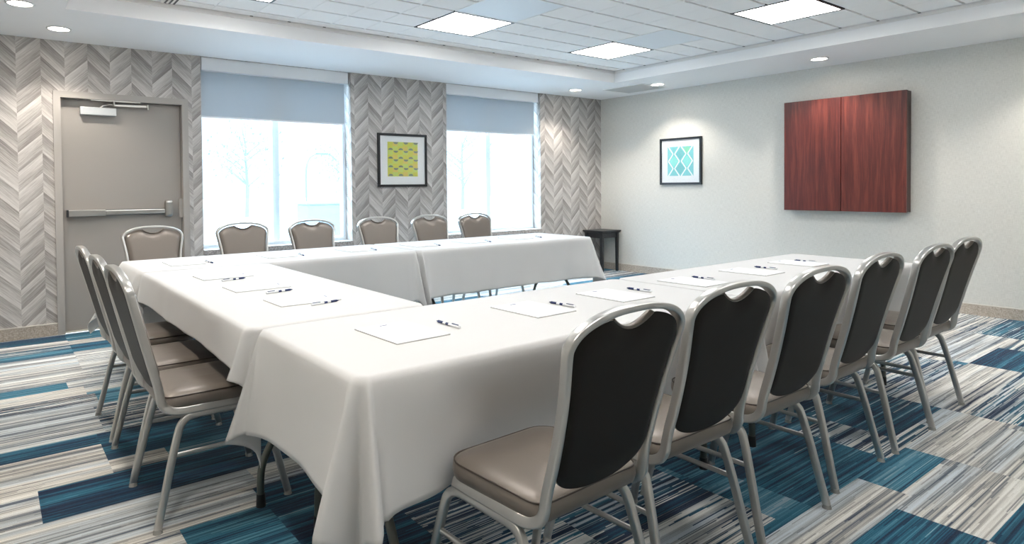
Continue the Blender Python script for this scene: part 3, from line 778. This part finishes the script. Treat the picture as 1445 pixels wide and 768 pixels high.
for k, (x, y, rz, lab, gp) in enumerate(chairs):
    o = make_chair() if k == 0 else copy_tree(proto)
    if k == 0: proto = o
    o.location = (x, y, 0); o.rotation_euler = (0, 0, rz); tag(o, lab, 'chair', gp)

# ------------------------------------------------------------------ tables, cloths
TZ = .737
def cloth(x0, x1, y0, y1, drops, tight, lab, push=(), seed=0, style=0):
    """drops/tight keyed L R F B; push = list of (side, centre, halfwidth)"""
    rc = .045; zt = TZ+.006
    pts = []   # (x, y, nx, ny, L, corner factor theta or None, dist to corner, side)
    def side(ax, ay, bx, by, n_, sd):
        ln = math.hypot(bx-ax, by-ay); k = max(2, int(ln/.03))
        for i in range(k):
            f = i/k; pts.append((ax+(bx-ax)*f, ay+(by-ay)*f, n_[0], n_[1], drops[sd], None, min(f, 1-f)*ln, sd))
    def corner(cx_, cy_, a0, s0, s1):
        for i in range(22):
            th = 90*i/22; a = math.radians(a0+th); L0, L1 = drops[s0], drops[s1]
            c_, s_ = max(1e-3, math.cos(math.radians(th))), max(1e-3, math.sin(math.radians(th)))
            L = min(L0/c_, L1/s_)
            pts.append((cx_+rc*math.cos(a), cy_+rc*math.sin(a), math.cos(a), math.sin(a), L, th, 0, s0+s1))
    side(x1, y0+rc, x1, y1-rc, (1, 0), 'R'); corner(x1-rc, y1-rc, 0, 'R', 'B')
    side(x1-rc, y1, x0+rc, y1, (0, 1), 'B'); corner(x0+rc, y1-rc, 90, 'B', 'L')
    side(x0, y1-rc, x0, y0+rc, (-1, 0), 'L'); corner(x0+rc, y0+rc, 180, 'L', 'F')
    side(x0+rc, y0, x1-rc, y0, (0, -1), 'F'); corner(x1-rc, y0+rc, 270, 'F', 'R')
    n = len(pts); K = 22; V = []
    rnd = random.Random(seed); ph = [rnd.uniform(0, 6) for _ in range(6)]
    for k in range(K+1):
        t_ = k/K
        for i, (x, y, nx_, ny_, L, th, dc, sd) in enumerate(pts):
            dz = L*t_
            re = .010   # soft edge
            edge = re*(1-math.exp(-dz/.012))
            s_ = (x*1.0+y*1.0)
            if th is None:
                off = edge + .006*t_ + (t_*.007*math.sin(s_*7+ph[0]) + t_*t_*.006*math.sin(s_*19+ph[1]))*min(1, (L/.36)**2)
                off += t_*L*.16*math.exp(-dc/.07) + (.10*t_ if style == 1 and sd == 'L' else 0)
                zw = .003*math.sin(s_*5+ph[2])*t_ + .002*t_*math.sin(s_*13+ph[3])
            else:
                if style == 1 or (style == 2 and 'B' in sd):
                    off = edge + t_*L*.10 + t_**1.1*L*.34*math.exp(-((th-50)/24)**2) + .10*t_*th/90
                else:
                    rid = math.exp(-((th-20)/10)**2)+.9*math.exp(-((th-72)/8)**2)
                    off = edge + t_*L*.15 + t_**1.1*L*(.24*rid-.12*math.exp(-((th-47)/11)**2))
                zw = 0
            ox, oy = nx_*off, ny_*off
            if ox > 0 and 'R' in tight: ox = min(ox, .006)
            if ox < 0 and 'L' in tight: ox = max(ox, -.006)
            if oy > 0 and 'B' in tight: oy = min(oy, .006)
            if oy < 0 and 'F' in tight: oy = max(oy, -.006)
            if seed == 4 and x < -5.88 and oy < 0: oy = max(oy, -.006)
            z_ = zt-dz+zw+(.001 if k == 0 else 0)
            for (ps, pc, pw, zt_, amt) in push:
                c_ = x if ps in 'FB' else y
                if ps in sd:
                    wgt = max(0, 1-max(0, abs(c_-pc)-pw)/.40); wgt = wgt*wgt*(3-2*wgt)
                    hgt = min(1, max(0, (zt_-z_)/.34)); hgt = hgt*hgt*(3-2*hgt)
                    if ps == 'F': oy += amt*wgt*hgt
                    if ps == 'B': oy -= amt*wgt*hgt
                    if ps == 'L': ox += amt*wgt*hgt
            q = noise.noise(Vector((x*6+ox*6, y*6+oy*6, z_*5+seed)))*.005*min(1, t_*4)
            V.append((x+ox+q*nx_, y+oy+q*ny_, z_))
    F_ = [(k*n+i, k*n+(i+1) % n, (k+1)*n+(i+1) % n, (k+1)*n+i) for k in range(K) for i in range(n)]
    b = MB(); b.add(V, F_, True)
    # top
    inner = [(x0+(p[0]-x0)*1.0-p[2]*.02, p[1]-p[3]*.02, zt+.0016) for p in pts]
    b.add([V[i] for i in range(n)]+inner, [(i, (i+1) % n, n+(i+1) % n, n+i) for i in range(n)], True)
    b.add(inner+[((x0+x1)/2, (y0+y1)/2, zt+.0016)], [(i, (i+1) % n, n) for i in range(n)], True)
    o = b.build('tablecloth', M['cloth'])
    bm = bmesh.new(); bm.from_mesh(o.data); bmesh.ops.remove_doubles(bm, verts=bm.verts[:], dist=.00005); bmesh.ops.recalc_face_normals(bm, faces=bm.faces[:])
    if max(bm.faces, key=lambda f: f.calc_center_median().z).normal.z < 0: bmesh.ops.reverse_faces(bm, faces=bm.faces[:])
    bm.to_mesh(o.data); bm.free()
    tag(o, lab, 'tablecloth', 'white tablecloths')
    so_ = o.modifiers.new('thick', 'SOLIDIFY'); so_.thickness = .0012; so_.offset = -1
    return o
def wish_leg(r, x, y, axis, flip):
    """wishbone end leg: two bent tubes, foot spread 2*.29"""
    for s in (-1, 1):
        def P3(a, b, z): return (a, b, z) if axis == 'x' else (b, a, z)
        path = spline([P3(x, y+s*.283, .03), P3(x, y+s*.283, .10), P3(x, y+s*.272, .17), P3(x, y+s*.225, .26), P3(x, y+s*.15, .35), P3(x, y+s*.085, .44), P3(x, y+s*.06, .54), P3(x, y+s*.06, .70)], 4)
        l = MB().sweep(path, .0145, .0145, (1, 0, 0) if axis == 'x' else (0, 1, 0), n=12, ex=2).build('leg', M['tleg'], r)
        MB().cyl(P3(x, y+s*.283, 0), P3(x, y+s*.283, .05), .019, .017, n=14).build('foot_cap', M['rubber'], l)
def table(x0, x1, y0, y1, axis, lab, legs):
    r = empty('folding_table', (0, 0, 0), 0, lab, 'table', 'folding tables under the cloths')
    MB().box(x0+.012, x1-.012, y0+.012, y1-.012, TZ-.03, TZ, bev=.006).build('tabletop', M['tabletop'], r)
    for q in legs:
        if axis == 'x': wish_leg(r, q, (y0+y1)/2, 'x', 0)
        else: wish_leg(r, q, (x0+x1)/2, 'y', 0)
    b = MB()
    if axis == 'x': b.box(x0+.1, x1-.1, y0+.14, y0+.16, TZ-.06, TZ-.03); b.box(x0+.1, x1-.1, y1-.16, y1-.14, TZ-.06, TZ-.03)
    else: b.box(x0+.14, x0+.16, y0+.1, y1-.1, TZ-.06, TZ-.03); b.box(x1-.16, x1-.14, y0+.1, y1-.1, TZ-.06, TZ-.03)
    b.build('apron_rail', M['tleg'], r)
A1 = (-6.665, -4.722, -4.972, -4.205); A2 = (-4.708, -2.77, -4.972, -4.205)
C1 = (-6.70, -5.935, -4.185, -2.235)
B1 = (-6.70, -4.715, -2.215, -1.45); B2 = (-4.70, -2.68, -2.215, -1.45)
table(*A1, 'x', 'folding table with curved olive legs under the nearest white cloth', [-6.49, -4.93])
table(*A2, 'x', 'folding table under the far cloth of the right arm, its leg showing behind the chairs', [-4.53, -3.0])
table(*C1, 'y', 'folding table joining the two arms along the left row of chairs', [-4.008, -2.33])
table(*B1, 'x', 'folding table by the windows, left one, near the grey door', [-6.45, -4.95])
table(*B2, 'x', 'folding table by the windows, right one, near the end table', [-4.45, -2.84])
pA1 = [('F', -5.4, .70, .76, .075)]; pA2 = [('F', -3.75, .70, .76, .10)]
pB1 = [('B', -5.7, .85, .72, .06)]; pB2 = [('B', -3.7, .85, .72, .06)]
cloth(*A1, dict(L=.355, R=.36, F=.36, B=.36), 'RB', 'nearest white tablecloth with deep corner folds in the foreground', pA1, 1)
cloth(*A2, dict(L=.34, R=.36, F=.36, B=.36), 'L', 'white tablecloth on the far half of the right arm, behind the chairs', pA2, 2)
cloth(*C1, dict(L=.165, R=.36, F=.17, B=.2), 'FB', 'white tablecloth with a short side drop along the left row of chairs', (), 3)
cloth(*B1, dict(L=.36, R=.40, F=.385, B=.36), 'R', 'white tablecloth on the window side, left half, nearest the grey door', pB1, 4, 1)
cloth(*B2, dict(L=.40, R=.40, F=.385, B=.36), 'L', 'white tablecloth on the window side, right half, ending near the black end table', pB2, 5)

# ------------------------------------------------------------------ notepads and pens
CZ = TZ+.0078
def notepad():
    r = empty('notepad', (0, 0, 0))
    MB().box(-.108, .108, -.14, .14, 0, .0012).build('backing_board', M['board'], r)
    MB().box(-.1075, .1075, -.1395, .1395, .0012, .0045).build('paper_sheets', M['paperw'], r)
    b = MB(); xx = -.018
    for k, w in enumerate((.006, .004, .007, .003, .006, .005)):
        b.box(xx, xx+w-.0012, .112, .121 if k % 2 else .119, .0045, .0049); xx += w
    b.build('printed_heading', M['ink'], r)
    return r
def pen():
    r = empty('pen', (0, 0, 0)); z = .0053
    MB().cyl((-.045, 0, z), (.030, 0, z), .0048, n=12).build('barrel', M['penw'], r)
    MB().cyl((.030, 0, z), (.062, 0, z), .0052, n=12).build('grip', M['penb'], r)
    MB().cyl((.062, 0, z), (.074, 0, z), .0045, .0015, n=12).build('tip', M['penb'], r)
    b = MB().box(-.062, -.024, -.0022, .0022, z+.0048, z+.0075, bev=.0006); b.build('clip', M['penb'], r)
    MB().cyl((-.070, 0, z), (-.045, 0, z), .0050, n=12).build('button', M['penw'], r)
    MB().cyl((-.005, 0, z), (.012, 0, z), .00495, n=12).build('printed_band', M['penb'], r)
    return r
where = ['before the nearest chair of the right arm', 'second from the near end of the right arm', 'third from the near end of the right arm', 'fourth from the near end of the right arm',
         'fifth along the right arm', 'at the far end of the right arm',
         'nearest of three on the left table', 'middle of three on the left table', 'farthest of three on the left table',
         'in front of the chair by the grey door', 'in front of the chair at the first window left pane', 'in front of the chair at the first window right pane',
         'in front of the chair left of the yellow picture', 'in front of the chair right of the yellow picture', 'in front of the last window side chair']
padl = [(-6.29, -4.575, .03), (-5.655, -4.56, .02), (-5.14, -4.555, 0), (-4.51, -4.54, .02), (-3.92, -4.53, .02), (-3.33, -4.51, .0),
        (-6.31, -3.745, -PI/2+.02), (-6.345, -3.24, -PI/2+.02), (-6.36, -2.71, -PI/2+.03), (-6.38, -1.87, PI), (-5.72, -1.84, PI), (-5.07, -1.83, PI+.02), (-4.46, -1.84, PI), (-3.92, -1.86, PI), (-3.34, -1.83, PI)]
penl = [(-6.10, -4.588, -PI/2), (-5.50, -4.575, -PI/2+.05), (-4.945, -4.541, -PI/2), (-4.371, -4.513, -PI/2-.08), (-3.716, -4.507, -PI/2-.08), (-3.212, -4.50, -PI/2-.12),
        (-6.268, -3.895, .2), (-6.313, -3.469, .2), (-6.36, -2.905, .25), (-6.235, -1.95, PI/2+.1), (-5.56, -1.92, PI/2-.1), (-4.945, -1.92, PI/2-.15), (-4.335, -1.94, PI/2-.2), (-3.78, -1.95, PI/2-.25), (-3.10, -1.90, PI/2-.3)]
# which end shows dark: on the right arm the dark end points away from the sitter
p0 = q0 = None
for k in range(15):
    x, y, a = padl[k]; o = notepad() if k == 0 else copy_tree(p0); p0 = p0 or o
    o.location = (x, y, CZ); o.rotation_euler = (0, 0, a); tag(o, 'white notepad '+where[k], 'notepad', 'notepads on the tables')
    x, y, a = penl[k]; o = pen() if k == 0 else copy_tree(q0); q0 = q0 or o
    if k < 6: a += PI
    elif k > 8: a += PI
    o.location = (x, y, CZ+(.0046 if False else 0)); o.rotation_euler = (0, 0, a); tag(o, 'white and navy pen '+where[k], 'pen', 'pens beside the notepads')

# ------------------------------------------------------------------ world, camera
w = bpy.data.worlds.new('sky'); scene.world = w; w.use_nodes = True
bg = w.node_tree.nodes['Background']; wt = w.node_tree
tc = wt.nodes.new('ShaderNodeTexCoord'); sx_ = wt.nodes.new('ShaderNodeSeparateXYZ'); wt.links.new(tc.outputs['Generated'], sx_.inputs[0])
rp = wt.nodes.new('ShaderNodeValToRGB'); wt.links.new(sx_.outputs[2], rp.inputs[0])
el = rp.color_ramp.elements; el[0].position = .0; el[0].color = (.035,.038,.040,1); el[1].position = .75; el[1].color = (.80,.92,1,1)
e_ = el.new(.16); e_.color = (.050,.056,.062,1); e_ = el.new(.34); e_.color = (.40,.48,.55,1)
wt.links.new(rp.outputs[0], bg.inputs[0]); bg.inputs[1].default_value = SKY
yaw, pit, rol = 0.635672, 0.021118, -0.008993
cy, sn = math.cos(yaw), math.sin(yaw)
fwd = Vector((sn*math.cos(pit), cy*math.cos(pit), -math.sin(pit))); right = Vector((cy, -sn, 0)); up = right.cross(fwd)
r2 = right*math.cos(rol)+up*math.sin(rol); u2 = -right*math.sin(rol)+up*math.cos(rol)
cam = bpy.data.cameras.new('camera'); co = bpy.data.objects.new('camera', cam); COL.objects.link(co)
m = Matrix((r2, u2, -fwd)).transposed().to_4x4(); m.translation = Vector((-7.43628, -6.47704, 1.25130)); co.matrix_world = m
cam.sensor_width = 36; cam.lens = 898.8447/1445*36; cam.shift_x = 73.7815/1445; cam.shift_y = -101.6520/1445; cam.clip_start = .02; cam.clip_end = 300
scene.camera = co
vs_ = scene.view_settings; scene.display_settings.display_device = 'sRGB'
vs_.view_transform = 'Standard'; vs_.look = 'None'; vs_.exposure = 0.12; vs_.gamma = 1.0; vs_.use_curve_mapping = False
